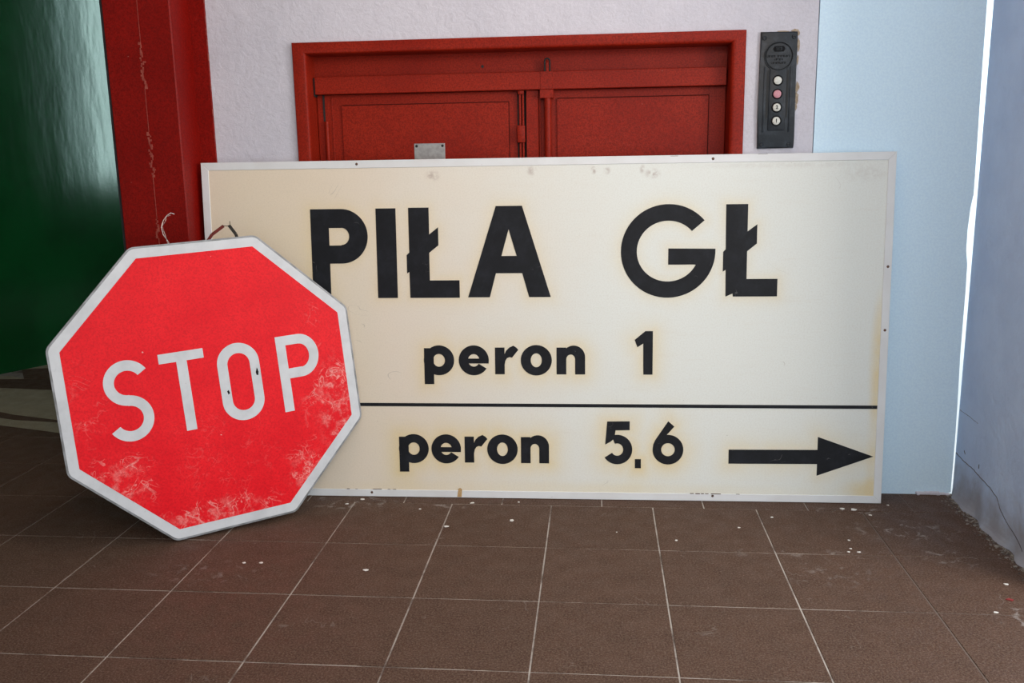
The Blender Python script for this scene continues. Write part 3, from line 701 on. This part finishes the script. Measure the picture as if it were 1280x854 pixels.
glyph('letter', [ring(-226, 48.5, 59.5, 61, 33, 33, 31, 271, 40), ring(-232, -47, 59.5, 62, 33, 34, 91, -149, 40)], 'sheet', stop, y=SY, th=0.0006)
glyph('letter', [rect(-140.5, -22, 84, 110.5), rect(-95.5, -68, -109, 86)], 'sheet', stop, y=SY, th=0.0006)
def stadium(x0, x1, z0, z1):
    r = (x1-x0)/2; m = (x0+x1)/2
    return arc(m, z1-r, r, r, 0, 180, 24)+arc(m, z0+r, r, r, 180, 360, 24)
so, si = stadium(9.5, 126, -110, 110.5), stadium(37.5, 99, -81.5, 81.5)
glyph('letter', [so[:25]+si[:25][::-1], so[25:]+si[25:][::-1], [so[24], so[25], si[25], si[24]], [so[0], si[0], si[-1], so[-1]]], 'sheet', stop, y=SY, th=0.0006)
glyph('letter', [rect(179, 206.5, -110, 109.5), rect(204, 245, 82, 109.5), rect(204, 245, -15, 14), ring(244, 47.3, 55.5, 62.2, 27.5, 34.2, -90, 90, 30)], 'sheet', stop, y=SY, th=0.0006)
# paint nicks on the O, back rails, clip and wire behind the top edge
for q in ([(26, -20), (31, -17), (33, -27), (28, -30)], [(112, 20), (117, 33), (120, 20), (118, 10), (113, 12)]): glyph('nick', [q], 'ink', stop, y=SY-0.0007, th=0.0002)
for z in (0.20, -0.20):
    quick('back_rail', 'rim', stop, lambda bm: box(bm, -0.30, 0.14, 0.0195, 0.034, z-0.02, z+0.02, bev=0.002))
M['strap'] = simple('dark_red_strap', (0.12, 0.014, 0.010), (0.08, 0.010, 0.008), 60, 0.6, 0.2, spec=0.15)
M['strap_dark'] = simple('dark_strap', (0.025, 0.022, 0.018), None, rough=0.65, bump=0.1, spec=0.15)
def strap(bm, pts, w, th=0.0022):
    for (x0, z0), (x1, z1) in zip(pts, pts[1:]):
        d = Vector((x1-x0, z1-z0)).normalized(); n = Vector((-d.y, d.x))*w/2
        a, b = Vector((x0, z0)), Vector((x1, z1))
        prism(bm, [tuple(a+n), tuple(b+n), tuple(b-n), tuple(a-n)], 0.022, 0.022+th)
quick('clip_arm', 'strap', stop, lambda bm: strap(bm, [(0.030, 0.389), (0.055, 0.419), (0.090, 0.440)], 0.0085))
quick('clip_arm', 'strap_dark', stop, lambda bm: strap(bm, [(0.105, 0.440), (0.120, 0.414), (0.126, 0.385)], 0.0085))
quick('clip_pin', 'strap_dark', stop, lambda bm: tube(bm, [(0.088, 0.0225, 0.4405), (0.100, 0.022, 0.4385), (0.108, 0.0225, 0.441), (0.1085, 0.0225, 0.4515)], 0.0009, 6))
M['wire'] = simple('silvery_wire', (0.55, 0.45, 0.42), (0.30, 0.2, 0.18), 200, 0.3, 0.2, metal=0.5)
def wire(bm):
    tube(bm, [(-0.060, 0.024, 0.385), (-0.062, 0.026, 0.41), (-0.072, 0.03, 0.432), (-0.074, 0.03, 0.452), (-0.066, 0.03, 0.470), (-0.054, 0.032, 0.483), (-0.043, 0.034, 0.489), (-0.034, 0.036, 0.485)], 0.0013, 6)
    tube(bm, [(-0.058, 0.027, 0.385), (-0.066, 0.024, 0.414), (-0.068, 0.028, 0.434), (-0.071, 0.034, 0.455), (-0.061, 0.028, 0.468), (-0.056, 0.034, 0.480), (-0.045, 0.03, 0.483)], 0.0009, 6)
quick('wire_curl', 'wire', stop, wire, True)

# ------------------------------------------------------------------ small debris on the tiles
M['flake'] = simple('white_paint_flake', (0.80, 0.78, 0.74), (0.70, 0.68, 0.64), 300, 0.7, 0.2)
def flakes(bm):
    spots = [(-0.108, -0.122, .0065), (1.113, -0.45, .005), (-0.582, 0.02, .006), (-0.779, -0.439, .004), (-0.733, -0.436, .004), (-0.45, -0.462, .005), (-0.62, -0.02, .004), (-0.29, -0.175, .005),
             (0.809, -0.21, .003), (0.80, -0.265, .0035), (0.815, -0.285, .004), (0.79, -0.285, .003), (-0.24, 0.006, .005), (1.031, -0.592, .004), (0.917, -0.03, .004), (0.349, -0.236, .003),
             (0.19, -0.19, .002), (0.88, 0.01, .007), (0.85, 0.015, .006), (0.635, -0.06, .003), (-0.39, -0.05, .003), (-0.10, 0.02, .003), (0.99, 0.05, .003), (0.53, -0.14, .003)]
    for x, y, r in spots:
        n = 7; ph = random.random()*6
        slab(bm, [(x+r*random.uniform(.5, 1.2)*1.4*math.cos(2*PI*k/n+ph), y+r*random.uniform(.5, 1.2)*math.sin(2*PI*k/n+ph)) for k in range(n)], 0.0002, 0.0018)
tag(quick('paint_flakes', 'flake', None, flakes), 'white paint flakes scattered over the brown floor tiles', 'debris', kind='stuff')
M['dust'] = simple('grey_plaster_dust', (0.30, 0.28, 0.25), (0.07, 0.055, 0.05), 55, 0.95, 0.4, 200)
def rubble(bm):
    for k in range(1100):
        y = random.uniform(-0.5, 0.14); x = 1.200-abs(random.gauss(0, 0.016))*(1 if y < 0.1 else 0.5); r = random.choice((.0008, .001, .0012, .0018, .0025, .0035))
        n = 5; ph = random.random()*6
        slab(bm, [(x+r*random.uniform(.6, 1.2)*math.cos(2*PI*j/n+ph), y+r*random.uniform(.6, 1.2)*math.sin(2*PI*j/n+ph)) for j in range(n)], 0.0, r*random.uniform(.2, .7))
tag(quick('plaster_rubble', 'dust', None, rubble), 'crumbled grey plaster dust along the foot of the side wall', 'debris', kind='stuff')
M['red_chip'] = simple('red_chip', (0.22, 0.02, 0.02), None, rough=0.6, bump=0)
tag(quick('red_chip', 'red_chip', None, lambda bm: slab(bm, [(1.078, -0.528), (1.09, -0.535), (1.096, -0.530), (1.088, -0.523)], 0.0002, 0.002)), 'small dark red paint chip on the tiles near the side wall', 'debris')
